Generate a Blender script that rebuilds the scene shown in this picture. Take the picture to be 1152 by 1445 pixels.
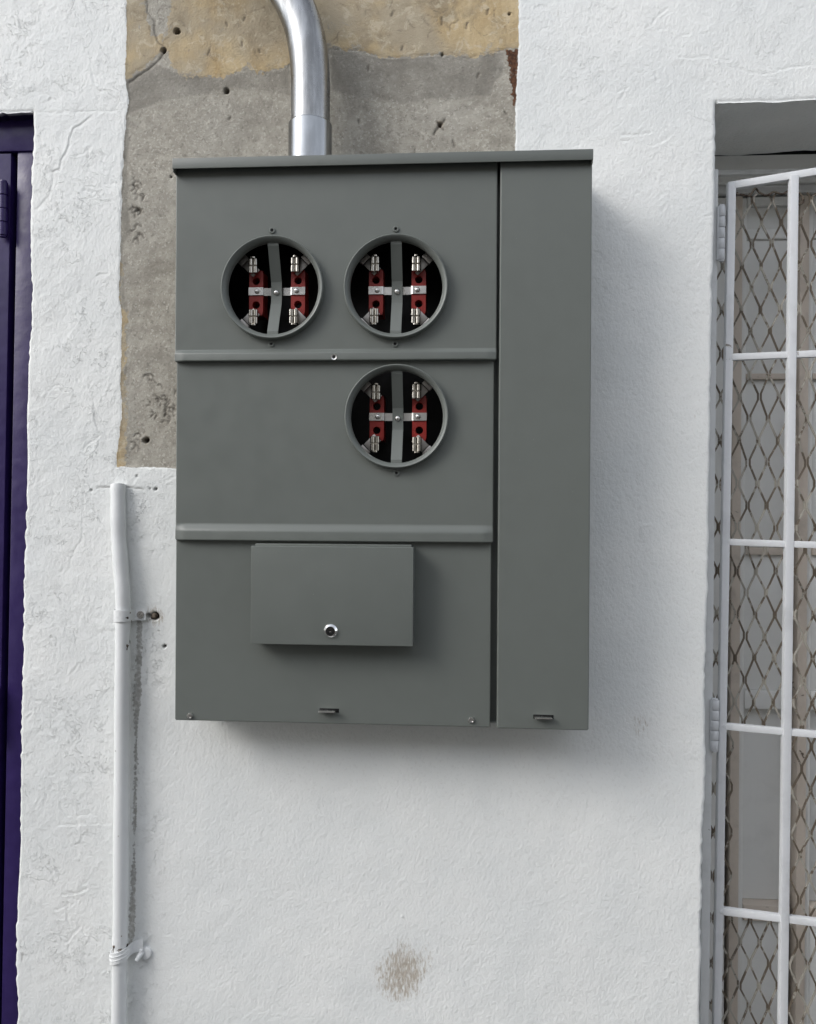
import bpy, bmesh, math, random
import numpy as np
from mathutils import Vector, Matrix

for o in list(bpy.data.objects):
    bpy.data.objects.remove(o, do_unlink=True)
SC = bpy.context.scene
COL = SC.collection
R = math.radians
random.seed(7)

# ------------------------------------------------------------------ camera
F = 1100.0                      # focal length in photo pixels (photo 1152 x 1445)
CAMP = Vector((0.0, -1.41, 1.5))
YAW, ROLL = R(3.55), R(0.36)
fw = Vector((-math.sin(YAW), math.cos(YAW), 0))
rt0 = Vector((math.cos(YAW), math.sin(YAW), 0))
up0 = Vector((0, 0, 1))
rt = rt0 * math.cos(ROLL) + up0 * math.sin(ROLL)
up = up0 * math.cos(ROLL) - rt0 * math.sin(ROLL)
cd = bpy.data.cameras.new('camera')
cam = bpy.data.objects.new('camera', cd)
COL.objects.link(cam)
cd.sensor_fit = 'AUTO'
cd.sensor_width = 36.0
cd.lens = 36.0 * F / 1445.0
cd.clip_start, cd.clip_end = 0.05, 500
M4 = Matrix.Identity(4)
for i in range(3):
    M4[i][0], M4[i][1], M4[i][2], M4[i][3] = rt[i], up[i], -fw[i], CAMP[i]
cam.matrix_world = M4
SC.camera = cam

# ------------------------------------------------------------------ light
SUN_DIR = Vector((1.55, 1.0, -1.30)).normalized()      # direction the light travels
sun_el = math.asin(-SUN_DIR.z)
sun_rot = math.atan2(-SUN_DIR.x, -SUN_DIR.y)
W = bpy.data.worlds.new('World')
SC.world = W
W.use_nodes = True
nt = W.node_tree
nt.nodes.clear()
sky = nt.nodes.new('ShaderNodeTexSky')
sky.sky_type = 'NISHITA'
sky.sun_disc = False
sky.sun_elevation = sun_el
sky.sun_rotation = sun_rot
sky.air_density = 1.0
sky.dust_density = 1.2
sky.ozone_density = 1.0
bgn = nt.nodes.new('ShaderNodeBackground')
bgn.inputs['Strength'].default_value = 0.15
out = nt.nodes.new('ShaderNodeOutputWorld')
hs = nt.nodes.new('ShaderNodeHueSaturation')          # hazy, nearly overcast sky
hs.inputs['Saturation'].default_value = 0.27
nt.links.new(sky.outputs[0], hs.inputs['Color'])
nt.links.new(hs.outputs[0], bgn.inputs[0])
nt.links.new(bgn.outputs[0], out.inputs[0])
sl = bpy.data.lights.new('sun', 'SUN')
sl.energy = 0.5
sl.angle = R(22)
sl.color = (1.0, 0.97, 0.92)
sun = bpy.data.objects.new('sun', sl)
COL.objects.link(sun)
sun.rotation_euler = SUN_DIR.to_track_quat('-Z', 'Y').to_euler()
sun.location = (-4, -3, 5)
vs = SC.view_settings
vs.view_transform = 'Standard'
vs.look = 'None'
vs.gamma = 1.0
vs.use_curve_mapping = False
vs.exposure = 1.30

# ------------------------------------------------------------------ helpers
def at(px, py, Y):
    d = fw * F + rt * (px - 576.0) - up * (py - 722.5)
    t = (Y - CAMP.y) / d.y
    return CAMP + d * t

def tag(o, label=None, cat=None, group=None, kind=None):
    if label: o['label'] = label
    if cat: o['category'] = cat
    if group: o['group'] = group
    if kind: o['kind'] = kind
    return o

def empty(name, loc, label, cat, group=None):
    o = bpy.data.objects.new(name, None)
    COL.objects.link(o)
    o.location = loc
    o.empty_display_size = 0.05
    return tag(o, label, cat, group)

def link(name, me, mat, parent=None):
    o = bpy.data.objects.new(name, me)
    COL.objects.link(o)
    if mat is not None and not me.materials:
        me.materials.append(mat)
    if parent is not None:
        o.parent = parent
        if parent.parent is None:                     # meshes are written in world coordinates
            o.matrix_parent_inverse = Matrix.Translation(-Vector(parent.location))
    return o

class MB:
    """collects shapes, then links them as one mesh object"""
    def __init__(self):
        self.v, self.f = [], []
    def add(self, vs_, fs_):
        n = len(self.v)
        self.v += [tuple(a) for a in vs_]
        self.f += [tuple(i + n for i in f) for f in fs_]
        return self
    def box(self, a, b):
        x0, y0, z0 = (min(a[i], b[i]) for i in range(3))
        x1, y1, z1 = (max(a[i], b[i]) for i in range(3))
        return self.add([(x0, y0, z0), (x1, y0, z0), (x1, y1, z0), (x0, y1, z0), (x0, y0, z1), (x1, y0, z1), (x1, y1, z1), (x0, y1, z1)],
                        [(0, 3, 2, 1), (4, 5, 6, 7), (0, 1, 5, 4), (1, 2, 6, 5), (2, 3, 7, 6), (3, 0, 4, 7)])
    def bar(self, p, q, w, d, axis=Vector((0, -1, 0))):
        """box-section bar from p to q, w across (in the facade), d deep"""
        p, q = Vector(p), Vector(q)
        t = (q - p).normalized()
        s = t.cross(axis).normalized() * (w / 2)
        n = s.cross(t).normalized() * (d / 2)
        vs_ = [p - s - n, p + s - n, p + s + n, p - s + n, q - s - n, q + s - n, q + s + n, q - s + n]
        return self.add(vs_, [(0, 3, 2, 1), (4, 5, 6, 7), (0, 1, 5, 4), (1, 2, 6, 5), (2, 3, 7, 6), (3, 0, 4, 7)])
    def sweep(self, path, radii, seg=16, sect=None, cap=True, axis=Vector((0, -1, 0))):
        """round (or sect = list of (s, n) offsets) section along a path"""
        path = [Vector(p) for p in path]
        n = len(path)
        if not hasattr(radii, '__len__'): radii = [radii] * n
        if sect is None:
            sect = [(math.cos(2 * math.pi * k / seg), math.sin(2 * math.pi * k / seg)) for k in range(seg)]
        m = len(sect)
        vs_ = []
        for i, p in enumerate(path):
            t = (path[min(i + 1, n - 1)] - path[max(i - 1, 0)]).normalized()
            s = t.cross(axis).normalized()
            u = s.cross(t).normalized()
            for a, b in sect:
                vs_.append(p + s * a * radii[i] + u * b * radii[i])
        fs_ = []
        for i in range(n - 1):
            for k in range(m):
                fs_.append((i * m + k, i * m + (k + 1) % m, (i + 1) * m + (k + 1) % m, (i + 1) * m + k))
        if cap:
            fs_.append(tuple(range(m))[::-1])
            fs_.append(tuple((n - 1) * m + k for k in range(m)))
        return self.add(vs_, fs_)
    def lathe(self, c, prof, seg=48, axis='y', close=False):
        """prof = [(radius, along axis)], about c"""
        vs_ = []
        for r, h in prof:
            for k in range(seg):
                a = 2 * math.pi * k / seg
                u, w = r * math.cos(a), r * math.sin(a)
                if axis == 'y': vs_.append((c[0] + u, c[1] + h, c[2] + w))
                else: vs_.append((c[0] + u, c[1] + w, c[2] + h))
        fs_ = []
        for i in range(len(prof) - 1):
            for k in range(seg):
                k2 = (k + 1) % seg
                fs_.append((i * seg + k, i * seg + k2, (i + 1) * seg + k2, (i + 1) * seg + k))
        if close:
            fs_.append(tuple(range(seg)))
            fs_.append(tuple((len(prof) - 1) * seg + k for k in range(seg)))
        return self.add(vs_, fs_)
    def mesh(self, name, bevel=0, seg=2, smooth=True, angle=35):
        me = bpy.data.meshes.new(name)
        me.from_pydata(self.v, [], self.f)
        bm = bmesh.new()
        bm.from_mesh(me)
        bmesh.ops.recalc_face_normals(bm, faces=bm.faces)
        if bevel:
            es = [e for e in bm.edges if len(e.link_faces) == 2 and e.calc_face_angle(0) > R(30)]
            bmesh.ops.bevel(bm, geom=es, offset=bevel, segments=seg, affect='EDGES', profile=0.6, clamp_overlap=True)
        bm.to_mesh(me)
        bm.free()
        if smooth:
            me.polygons.foreach_set('use_smooth', [True] * len(me.polygons))
            me.set_sharp_from_angle(angle=R(angle))
        me.update()
        return me
    def build(self, name, mat, parent=None, bevel=0, seg=2, smooth=True, angle=35):
        return link(name, self.mesh(name, bevel, seg, smooth, angle), mat, parent)

# --- small node toolkit
class NT:
    def __init__(self, name):
        self.m = bpy.data.materials.new(name)
        self.m.use_nodes = True
        self.t = self.m.node_tree
        self.t.nodes.clear()
        self.out = self.n('ShaderNodeOutputMaterial')
        self.bsdf = self.n('ShaderNodeBsdfPrincipled')
        self.l(self.bsdf.outputs[0], self.out.inputs[0])
        self.tc = self.n('ShaderNodeTexCoord').outputs['Object']
    def n(self, t): return self.t.nodes.new(t)
    def l(self, a, b): self.t.links.new(a, b)
    def put(self, sock, v):
        if isinstance(v, bpy.types.NodeSocket): self.l(v, sock)
        elif hasattr(v, '__len__') and len(v) == 3 and sock.type == 'RGBA': sock.default_value = (*v, 1)
        else: sock.default_value = v
    def noise(self, scale, detail=4, rough=.55, dist=0, vec=None, out='Fac'):
        n = self.n('ShaderNodeTexNoise')
        n.inputs['Scale'].default_value = scale
        n.inputs['Detail'].default_value = detail
        n.inputs['Roughness'].default_value = rough
        n.inputs['Distortion'].default_value = dist
        self.l(vec if vec is not None else self.tc, n.inputs['Vector'])
        return n.outputs[out]
    def map(self, scale=(1, 1, 1), rot=(0, 0, 0), vec=None):
        n = self.n('ShaderNodeMapping')
        n.inputs['Scale'].default_value = scale
        n.inputs['Rotation'].default_value = rot
        self.l(vec if vec is not None else self.tc, n.inputs['Vector'])
        return n.outputs[0]
    def math(self, op, a, b=0.0, clamp=False):
        n = self.n('ShaderNodeMath')
        n.operation = op
        n.use_clamp = clamp
        self.put(n.inputs[0], a)
        self.put(n.inputs[1], b)
        return n.outputs[0]
    def ramp(self, v, a, b, lo=0.0, hi=1.0):
        n = self.n('ShaderNodeMapRange')
        n.interpolation_type = 'SMOOTHSTEP'
        self.put(n.inputs['Value'], v)
        n.inputs['From Min'].default_value = a
        n.inputs['From Max'].default_value = b
        n.inputs['To Min'].default_value = lo
        n.inputs['To Max'].default_value = hi
        return n.outputs[0]
    def mix(self, f, a, b, blend='MIX'):
        n = self.n('ShaderNodeMix')
        n.data_type = 'RGBA'
        n.blend_type = blend
        self.put(n.inputs[0], f)
        self.put(n.inputs[6], a)
        self.put(n.inputs[7], b)
        return n.outputs[2]
    def attr(self, name):
        n = self.n('ShaderNodeAttribute')
        n.attribute_name = name
        return n.outputs['Fac']
    def bump(self, h, strength=.5, dist=.001, normal=None):
        n = self.n('ShaderNodeBump')
        n.inputs['Strength'].default_value = strength
        n.inputs['Distance'].default_value = dist
        self.l(h, n.inputs['Height'])
        if normal is not None: self.l(normal, n.inputs['Normal'])
        return n.outputs[0]
    def set(self, **k):
        for a, v in k.items():
            self.put(self.bsdf.inputs[a.replace('_', ' ')], v)
        return self

def paint_mat(name, col, rough=.45, spec=.5, var=.06, bump=.15, bscale=60, speck=0.0):
    t = NT(name)
    a = t.noise(3.5, 5)
    b = t.noise(40, 4)
    f = t.math('ADD', t.math('MULTIPLY', a, .6), t.math('MULTIPLY', b, .4))
    lo = tuple(c * (1 - var) for c in col)
    hi = tuple(c * (1 + var) for c in col)
    c = t.mix(t.ramp(f, .3, .7), lo, hi)
    if speck:
        s = t.ramp(t.noise(260, 2, .5), .76, .80)
        c = t.mix(t.math('MULTIPLY', s, speck), c, tuple(min(1, x * 1.9 + .05) for x in col))
    t.set(Base_Color=c, Roughness=t.ramp(b, .3, .7, rough - .06, rough + .06), Specular_IOR_Level=spec)
    t.set(Normal=t.bump(t.noise(bscale, 3), bump, .002))
    return t.m

# ------------------------------------------------------------------ materials
def wall_material():
    t = NT('painted_plaster')
    bare_s, beige_s, damp_s = t.attr('bare'), t.attr('beige'), t.attr('damp')
    rust_s, grime_s, dark_s, purp_s, rough_s = t.attr('rust'), t.attr('grime'), t.attr('dark'), t.attr('purple'), t.attr('rough')
    nf = t.noise(160, 5, .65)
    nm = t.noise(45, 5, .6)
    nl = t.noise(6, 5, .55)
    cen = lambda s, k: t.math('MULTIPLY', t.math('SUBTRACT', s, .5), k)
    # crisp ragged edges from signed distances carried by the mesh (metres)
    bare = t.ramp(t.math('ADD', bare_s, t.math('ADD', cen(nm, .006), cen(nf, .004))), -.0006, .0008)
    be_d = t.math('ADD', beige_s, t.math('ADD', cen(nm, .040), cen(nf, .014)))
    beige = t.ramp(be_d, -.001, .0015)
    worn = t.ramp(t.math('ADD', t.noise(24, 6, .7, .5), t.math('MULTIPLY', t.ramp(be_d, 0, .03), -.10)), .545, .60)
    beige = t.math('MULTIPLY', beige, t.math('SUBTRACT', 1.0, t.math('MULTIPLY', worn, .75)))
    # white paint
    white = t.mix(t.ramp(nl, .3, .7), (.74, .76, .755), (.80, .812, .80))
    sm = t.ramp(t.noise(9, 6, .7, .4), .60, .78)
    white = t.mix(t.math('MULTIPLY', sm, .09), white, (.50, .49, .46))
    specks = t.ramp(t.noise(120, 2, .5), .755, .79)
    white = t.mix(t.math('MULTIPLY', specks, .35), white, (.40, .38, .35))
    pit = t.ramp(t.noise(195, 3, .6, .25, vec=t.map((1, 1, .75), (0, R(24), 0))), .30, .46, 1.0, 0.0)
    white = t.mix(t.math('MULTIPLY', pit, .22), white, (.55, .545, .53))      # stipple hollows painted darker, like shade, so the relief stays visible
    # cement
    cem = t.mix(t.ramp(nm, .3, .72), (.31, .288, .245), (.45, .425, .37))
    cem = t.mix(t.ramp(nl, .35, .7), cem, t.mix(.5, cem, (.41, .395, .355)))
    cem = t.mix(t.math('MULTIPLY', t.ramp(nf, .54, .66), .5), cem, (.17, .157, .135))
    cem = t.mix(t.math('MULTIPLY', t.ramp(t.noise(210, 3, .6), .55, .66), .6), cem, (.58, .56, .50))
    dmp = t.ramp(t.math('ADD', damp_s, t.math('ADD', cen(nm, .018), cen(nl, .02))), -.002, .004)
    blot = t.ramp(t.noise(11, 6, .68, .5), .45, .68)
    cem = t.mix(t.math('MULTIPLY', blot, .5), cem, (.21, .192, .16))
    cem = t.mix(t.math('MULTIPLY', dmp, t.ramp(t.noise(13, 5, .6), .3, .7, .25, .7)), cem, (.175, .165, .145))
    # old cream paint
    strk = t.noise(30, 6, .65, .6, vec=t.map((1.0, 1, .35)))
    bei = t.mix(t.ramp(strk, .3, .7), (.43, .32, .175), (.56, .45, .28))
    bei = t.mix(t.ramp(nl, .40, .60), bei, t.mix(.7, bei, (.36, .325, .26)))
    bei = t.mix(t.math('MULTIPLY', t.ramp(t.noise(15, 6, .7, .6), .5, .68), .6), bei, (.25, .205, .14))
    bei = t.mix(t.math('MULTIPLY', t.ramp(t.noise(40, 7, .7, .8), .54, .62), .45), bei, (.60, .54, .42))
    scr = t.ramp(t.noise(26, 7, .72, 1.4), .60, .69)
    bei = t.mix(t.math('MULTIPLY', scr, .6), bei, (.20, .165, .115))
    fl = t.ramp(t.noise(75, 5, .7, .8), .63, .67)
    bei = t.mix(t.math('MULTIPLY', fl, .65), bei, (.26, .225, .175))
    under = t.mix(beige, cem, bei)
    rst = t.ramp(t.math('ADD', rust_s, t.math('ADD', cen(nm, .024), cen(nf, .022))), -.0015, .002)
    under = t.mix(rst, under, t.mix(t.ramp(nf, .4, .65), (.06, .028, .016), (.14, .065, .035)))
    c = t.mix(bare, white, under)
    gn = t.noise(330, 5, .75, .15, vec=t.map((1, 1, .26)))
    g = t.math('MULTIPLY', t.ramp(t.math('ADD', gn, t.math('MULTIPLY', grime_s, .34)), .56, .84), t.ramp(grime_s, 0, .3), clamp=True)
    c = t.mix(t.math('MULTIPLY', g, .75), c, (.33, .265, .19))
    ln = t.ramp(t.math('ADD', t.attr('line'), t.math('ADD', cen(nm, .010), cen(nf, .016))), -.0008, .0012)
    c = t.mix(t.math('MULTIPLY', ln, t.ramp(nf, .35, .6, .4, .75)), c, (.29, .275, .25))
    d = t.math('MULTIPLY', dark_s, t.ramp(nf, .2, .55, .5, 1.0), clamp=True)
    c = t.mix(d, c, (.075, .062, .05))
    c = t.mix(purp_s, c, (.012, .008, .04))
    # relief: roller stipple on paint, sandy grain on cement
    v1 = t.noise(195, 3, .6, .25, vec=t.map((1, 1, .75), (0, R(24), 0)))
    v2 = t.noise(95, 4, .6, .2, vec=t.map((1, 1, .8), (0, R(-20), 0)))
    hp = t.math('ADD', t.math('MULTIPLY', v1, .95), t.math('MULTIPLY', v2, .55))
    hc = t.math('ADD', t.math('MULTIPLY', t.noise(240, 4, .75), 1.1), t.math('MULTIPLY', nm, .7))
    hp = t.math('MULTIPLY', hp, t.ramp(rough_s, 0, 1, .85, .8))
    # old paint layers flaking in ragged steps, mostly on the left pier
    zone = t.ramp(t.noise(7, 4, .6), .42, .62, .12, 1.0)
    f1 = t.ramp(t.noise(19, 9, .66, .35), .555, .568)
    f2 = t.ramp(t.noise(34, 9, .64, .25, vec=t.map((1, 1, .8), (0, .6, 0))), .58, .595)
    f3 = t.ramp(t.noise(15, 9, .68, .5, vec=t.map((1, 1, 1), (0, 1.9, 0))), .60, .612)
    flk = t.math('ADD', t.math('ADD', f1, t.math('MULTIPLY', f2, .7)), t.math('MULTIPLY', f3, -.9))
    flk = t.math('MULTIPLY', flk, t.math('MULTIPLY', zone, t.math('MULTIPLY', rough_s, .85)))
    hp = t.math('ADD', hp, flk)
    h = t.mix(bare, hp, hc)
    nrm = t.bump(h, .78, .0018)
    t.set(Base_Color=c, Roughness=t.ramp(bare, 0, 1, .62, .9), Specular_IOR_Level=.3, Normal=nrm)
    return t.m

M = {}
M['wall'] = wall_material()
M['grey'] = paint_mat('grey_enamel', (.128, .1400, .1300), .42, .45, .03, .12, 9, speck=.3)
M['dark_in'] = paint_mat('shade_black', (.006, .006, .0065), .5, .3, .2)  # near-black colour put in for shade inside holes, slots and hollows
M['red'] = paint_mat('red_insulator', (.21, .014, .010), .42, .4, .12)
M['purple'] = paint_mat('purple_gloss', (.024, .0125, .084), .38, .4, .2, .5, 30)

def metal_mat(name, col, rough, var=.25, stretch=(1, 1, .15), met=1.0, dark=(.12, .12, .13), dk=.0):
    t = NT(name)
    s = t.noise(60, 6, .65, vec=t.map(stretch))
    b = t.noise(18, 5, .6, .5)
    c = t.mix(t.ramp(s, .3, .7), tuple(x * (1 - var) for x in col), tuple(min(1, x * (1 + var * .5)) for x in col))
    if dk:
        k = t.ramp(t.noise(32, 6, .7, .6, vec=t.map((1.6, 1, .5))), .60, .74)
        c = t.mix(t.math('MULTIPLY', k, dk), c, dark)
    t.set(Base_Color=c, Metallic=met, Roughness=t.ramp(b, .3, .7, rough * .75, rough * 1.3))
    t.set(Normal=t.bump(s, .06, .001))
    return t.m
M['galv'] = metal_mat('galvanised_steel', (.30, .305, .31), .28, .36, dk=.9, dark=(.15, .16, .17))
M['coupling'] = metal_mat('bright_coupling', (.30, .31, .32), .13, .15, (1, 1, .2), dk=.5, dark=(.25, .26, .27))
M['zinc'] = metal_mat('zinc_plate', (.68, .67, .65), .28, .12, (1, 1, 1))
M['tin'] = metal_mat('tinned_jaw', (.58, .55, .50), .22, .12, (1, 1, 1))
M['lug'] = metal_mat('dull_lug', (.42, .40, .38), .42, .15, (1, 1, 1))
M['chrome'] = metal_mat('chrome', (.80, .80, .80), .10, .05, (1, 1, 1))
M['darkmetal'] = metal_mat('dark_steel', (.10, .10, .10), .35, .2, (1, 1, 1))

def chipped(name, col, under, amount=.66, rough=.5, scale=38, grime=.35, bump=.3):
    t = NT(name)
    a = t.noise(scale, 6, .7, .5)
    k = t.ramp(a, amount, amount + .02)
    g = t.ramp(t.noise(14, 6, .65, .3), .48, .75)
    c = t.mix(t.math('MULTIPLY', g, grime), col, tuple(x * .45 for x in col))
    c = t.mix(k, c, under)
    t.set(Base_Color=c, Roughness=rough, Specular_IOR_Level=.4)
    n1 = t.bump(t.math('ADD', t.noise(120, 4), t.math('MULTIPLY', k, -1.0)), bump, .0012)
    t.set(Normal=n1)
    return t.m
M['pipe_white'] = chipped('white_painted_pipe', (.70, .715, .72), (.09, .085, .08), .735, .45, 30, .10)
M['gate_white'] = chipped('white_painted_iron', (.60, .615, .635), (.22, .20, .18), .70, .48, 34, .25)
M['frame_white'] = chipped('weathered_frame_paint', (.66, .67, .67), (.20, .18, .16), .70, .55, 26, .30)
M['wood_grey'] = chipped('grey_white_panel', (.78, .785, .77), (.24, .22, .19), .755, .55, 22, .12, .15)
M['wood_beige'] = chipped('dirty_beige_stile', (.62, .55, .48), (.12, .09, .065), .665, .6, 40, .5)
M['strand'] = chipped('rusty_mesh', (.40, .375, .325), (.14, .112, .082), .48, .65, 26, .6)
M['strapscrew'] = chipped('grey_screw', (.34, .325, .30), (.09, .07, .055), .56, .6, 120, .4)
M['anchor'] = chipped('rusty_anchor', (.16, .13, .10), (.04, .025, .018), .5, .8, 90, .5)

# ------------------------------------------------------------------ wall
def lat(seed):
    return np.random.RandomState(seed).rand(256, 256)
def vnoise(x, z, f, seed):
    L = lat(seed)
    u, w = x * f + 1000.13, z * f + 1000.71
    i, j = np.floor(u).astype(int), np.floor(w).astype(int)
    a, b = u - i, w - j
    a, b = a * a * (3 - 2 * a), b * b * (3 - 2 * b)
    i0, i1, j0, j1 = i % 256, (i + 1) % 256, j % 256, (j + 1) % 256
    return (L[i0, j0] * (1 - a) + L[i1, j0] * a) * (1 - b) + (L[i0, j1] * (1 - a) + L[i1, j1] * a) * b
def fbm(x, z, f, seed, octv=4, g=.5):
    s, amp, tot = 0, 1.0, 0
    for k in range(octv):
        s = s + amp * vnoise(x, z, f * 2 ** k, seed + k)
        tot += amp
        amp *= g
    return s / tot - .5
def sstep(a, b, x):
    t = np.clip((x - a) / (b - a), 0, 1)
    return t * t * (3 - 2 * t)
def wpt(p): 
    q = at(p[0], p[1], 0.0)
    return (q.x, q.z)
def seg_dist(X, Z, p, q):
    dx, dz = q[0] - p[0], q[1] - p[1]
    L2 = dx * dx + dz * dz + 1e-12
    t = np.clip(((X - p[0]) * dx + (Z - p[1]) * dz) / L2, 0, 1)
    d = np.hypot(X - p[0] - t * dx, Z - p[1] - t * dz)
    s = ((X - p[0]) * dz - (Z - p[1]) * dx) / math.sqrt(L2)
    return d, s, t
def poly_sd(X, Z, pts):
    """signed distance to a closed polygon, positive inside"""
    n = len(pts)
    D = np.full(X.shape, 1e9)
    ins = np.zeros(X.shape, bool)
    for k in range(n):
        p, q = pts[k], pts[(k + 1) % n]
        D = np.minimum(D, seg_dist(X, Z, p, q)[0])
        c = (p[1] > Z) != (q[1] > Z)
        xi = (q[0] - p[0]) * (Z - p[1]) / (q[1] - p[1] + 1e-12) + p[0]
        ins ^= c & (X < xi)
    return np.where(ins, D, -D)

DT, DB = at(47, 158, 0), at(20, 1445, 0)          # right jamb of the purple door (out of plumb)
WT, WB = at(1011, 145, 0), at(990, 1445, 0)       # left jamb of the gated opening
ZD, ZW = DT.z, at(1080, 142, 0).z
def xd(z): return DB.x + (DT.x - DB.x) * (np.clip(z, .3, 2.6) - DB.z) / (DT.z - DB.z)
def xw(z): return WB.x + (WT.x - WB.x) * (np.clip(z, .3, 2.6) - WB.z) / (WT.z - WB.z)
RS = 0.0022
DOOR_W, WIN_W = 0.95, 0.95
WALL_DEPTH = 0.205
DOOR_DEPTH = 0.055

def make_wall():
    def lin(a, b, h): return list(np.linspace(a, b, max(2, int(round((b - a) / h)) + 1)))
    # rows
    zs = lin(0, .54, .03)[:-1] + lin(.54, min(ZD, ZW), RS)[:-1] + lin(min(ZD, ZW), max(ZD, ZW), RS)[:-1] + lin(max(ZD, ZW), 2.46, RS)[:-1] + lin(2.46, 4.2, .06)
    zs = np.array(zs)
    ud, uw = 1.0, 2.0
    xd0, xw0 = DT.x, WT.x
    # columns as (segment, t): positions given at the reference and slid with the jambs
    left_far = lin(-4.0, xd0 - DOOR_W, .08)[:-1]
    door_c = lin(xd0 - DOOR_W, -.92, .03)[:-1] + lin(-.92, xd0, RS)[:-1]
    pier_c = lin(xd0, xw0, RS)
    win_c = lin(xw0, .72, RS)[1:] + lin(.72, xw0 + WIN_W, .03)[1:]
    right_far = lin(xw0 + WIN_W, 4.0, .08)[1:]
    xs = np.array(left_far + door_c + pier_c + win_c + right_far)
    iDL, iD = len(left_far), len(left_far) + len(door_c)
    iW = iD + len(pier_c) - 1
    iWR = iW + len(win_c)
    jD = int(np.argmin(abs(zs - ZD)))
    jW = int(np.argmin(abs(zs - ZW)))
    X0, Z0 = np.meshgrid(xs, zs)                       # [row, col]
    dxd, dxw = xd(Z0) - xd0, xw(Z0) - xw0
    t = np.clip((X0 - xd0) / (xw0 - xd0), 0, 1)
    X = X0 + dxd * (1 - t) + dxw * t
    Z = Z0.copy()
    # ragged jamb and head edges
    ed = np.abs(X0 - xd0)
    ew = np.abs(X0 - xw0)
    jag = lambda z, s: 0.0022 * (vnoise(z * 0, z, 31, s) - .5) + 0.0036 * (vnoise(z * 0, z, 110, s + 1) - .5) * sstep(.35, .7, vnoise(z * 0, z, 9, s + 5)) + .0075 * (vnoise(z * 0, z, 6, s + 2) - .5)
    X += jag(Z0, 11) * np.exp(-(ed / .012) ** 2) + jag(Z0, 21) * .8 * np.exp(-(ew / .012) ** 2)
    Z += jag(X0, 31) * np.exp(-(np.abs(Z0 - ZD) / .010) ** 2) * (X0 < xd0 + .03) + jag(X0, 41) * np.exp(-(np.abs(Z0 - ZW) / .010) ** 2) * (X0 > xw0 - .03)
    fine = sstep(.50, .56, Z0) * (1 - sstep(2.44, 2.50, Z0)) * sstep(-.96, -.91, X0) * (1 - sstep(.70, .76, X0))

    # ---- masks, in metres on the wall
    patch = [wpt(p) for p in [(179, -40), (179, 60), (177, 105), (181, 140), (178, 165), (174, 215), (171, 300), (170, 360), (168, 420), (172, 450), (170, 540), (172, 590), (165, 640), (164, 659),
                              (200, 659), (246, 661), (420, 663), (728, 660), (727, 420), (727, 215), (728, 150), (732, 70), (733, -40)]]
    wx, wz = .003 * fbm(X, Z, 50, 51), .003 * fbm(X, Z, 50, 55)
    bare = poly_sd(X + wx, Z + wz, patch)
    b1 = [wpt(p) for p in [(170, -40), (170, 112), (196, 100), (214, 86), (230, 68), (229, 50), (215, 48), (206, 16), (206, -40)]]
    b2 = [wpt(p) for p in [(240, -40), (240, 18), (232, 46), (230, 62), (240, 86), (252, 106), (264, 111), (300, 107), (326, 105), (346, 96), (372, 102), (400, 95), (420, 82), (466, 68),
                           (505, 70), (545, 81), (575, 80), (602, 77), (640, 76), (660, 81), (680, 76), (712, 70), (745, 66), (745, -40)]]
    b3 = [wpt(p) for p in [(165, 360), (175, 362), (176, 385), (171, 398), (172, 420), (179, 440), (182, 470), (178, 520), (181, 560), (184, 590), (182, 630), (180, 662), (160, 665), (160, 430)]]
    beige = np.maximum(np.maximum(poly_sd(X, Z, b1), poly_sd(X, Z, b2)), poly_sd(X, Z, b3) - .004)
    dl = [wpt(p) for p in [(165, 118), (215, 88), (240, 100), (300, 108), (345, 100), (410, 96), (410, 133), (330, 125), (300, 131), (240, 139), (205, 150), (165, 168)]]
    dr = [wpt(p) for p in [(466, 68), (545, 81), (640, 78), (712, 72), (712, 100), (690, 132), (645, 139), (600, 139), (566, 147), (510, 138), (466, 127)]]
    dj = [wpt(p) for p in [(176, 160), (186, 165), (184, 300), (190, 330), (178, 345), (180, 480), (168, 480), (168, 160)]]
    damp = np.maximum(np.maximum(poly_sd(X, Z, dl), poly_sd(X, Z, dr)), poly_sd(X, Z, dj) - .006)
    rust = poly_sd(X, Z, [wpt(p) for p in [(715, 70), (733, 68), (732, 110), (730, 140), (726, 150), (723, 135), (720, 105)]])
    # ---- relief (positive = out of the wall)
    H = .0045 * fbm(X, Z, 2.2, 61, 3) + .0016 * fbm(X, Z, 14, 65, 3)
    H += .0006 * fbm(X, Z, 70, 69, 3) * fine
    H += .00018 * fbm(X + .25 * Z, Z - .2 * X, 165, 169, 2, .6) * fine
    inb = sstep(-.001, .0012, bare + .006 * fbm(X, Z, 60, 71, 3))
    H -= .0016 * inb
    H += .0006 * sstep(-.001, .0015, beige + .02 * fbm(X, Z, 45, 75, 3)) * inb
    grime = np.zeros_like(X)
    dark = np.zeros_like(X)
    # flaky paint: heavy on the left pier, lighter top right
    px_x = lambda p: at(p, 700, 0).x
    leftm = (1 - sstep(px_x(205), px_x(250), X)) * fine
    topm = sstep(at(700, 330, 0).z, at(700, 60, 0).z, Z) * sstep(px_x(700), px_x(760), X) * fine
    midL = leftm * (1 - inb)
    n1 = fbm(X + .012 * fbm(X, Z, 30, 90), Z, 17, 81, 5, .62)
    n2 = fbm(X, Z + .01 * fbm(X, Z, 40, 95), 26, 86, 5, .6)
    zone = sstep(-.06, .10, fbm(X, Z, 5, 100, 3))
    terr = sstep(.070, .080, n1) + sstep(.13, .14, n1) - sstep(.075, .084, -n1)
    H += .00016 * terr * (midL * (.35 + .65 * zone) + .35 * topm * zone)
    H += .00012 * (sstep(.10, .108, n2) - sstep(.12, .128, -n2)) * (midL * zone + .5 * topm * zone)
    H += .0008 * fbm(X, Z, 60, 110, 4, .6) * midL
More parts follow.
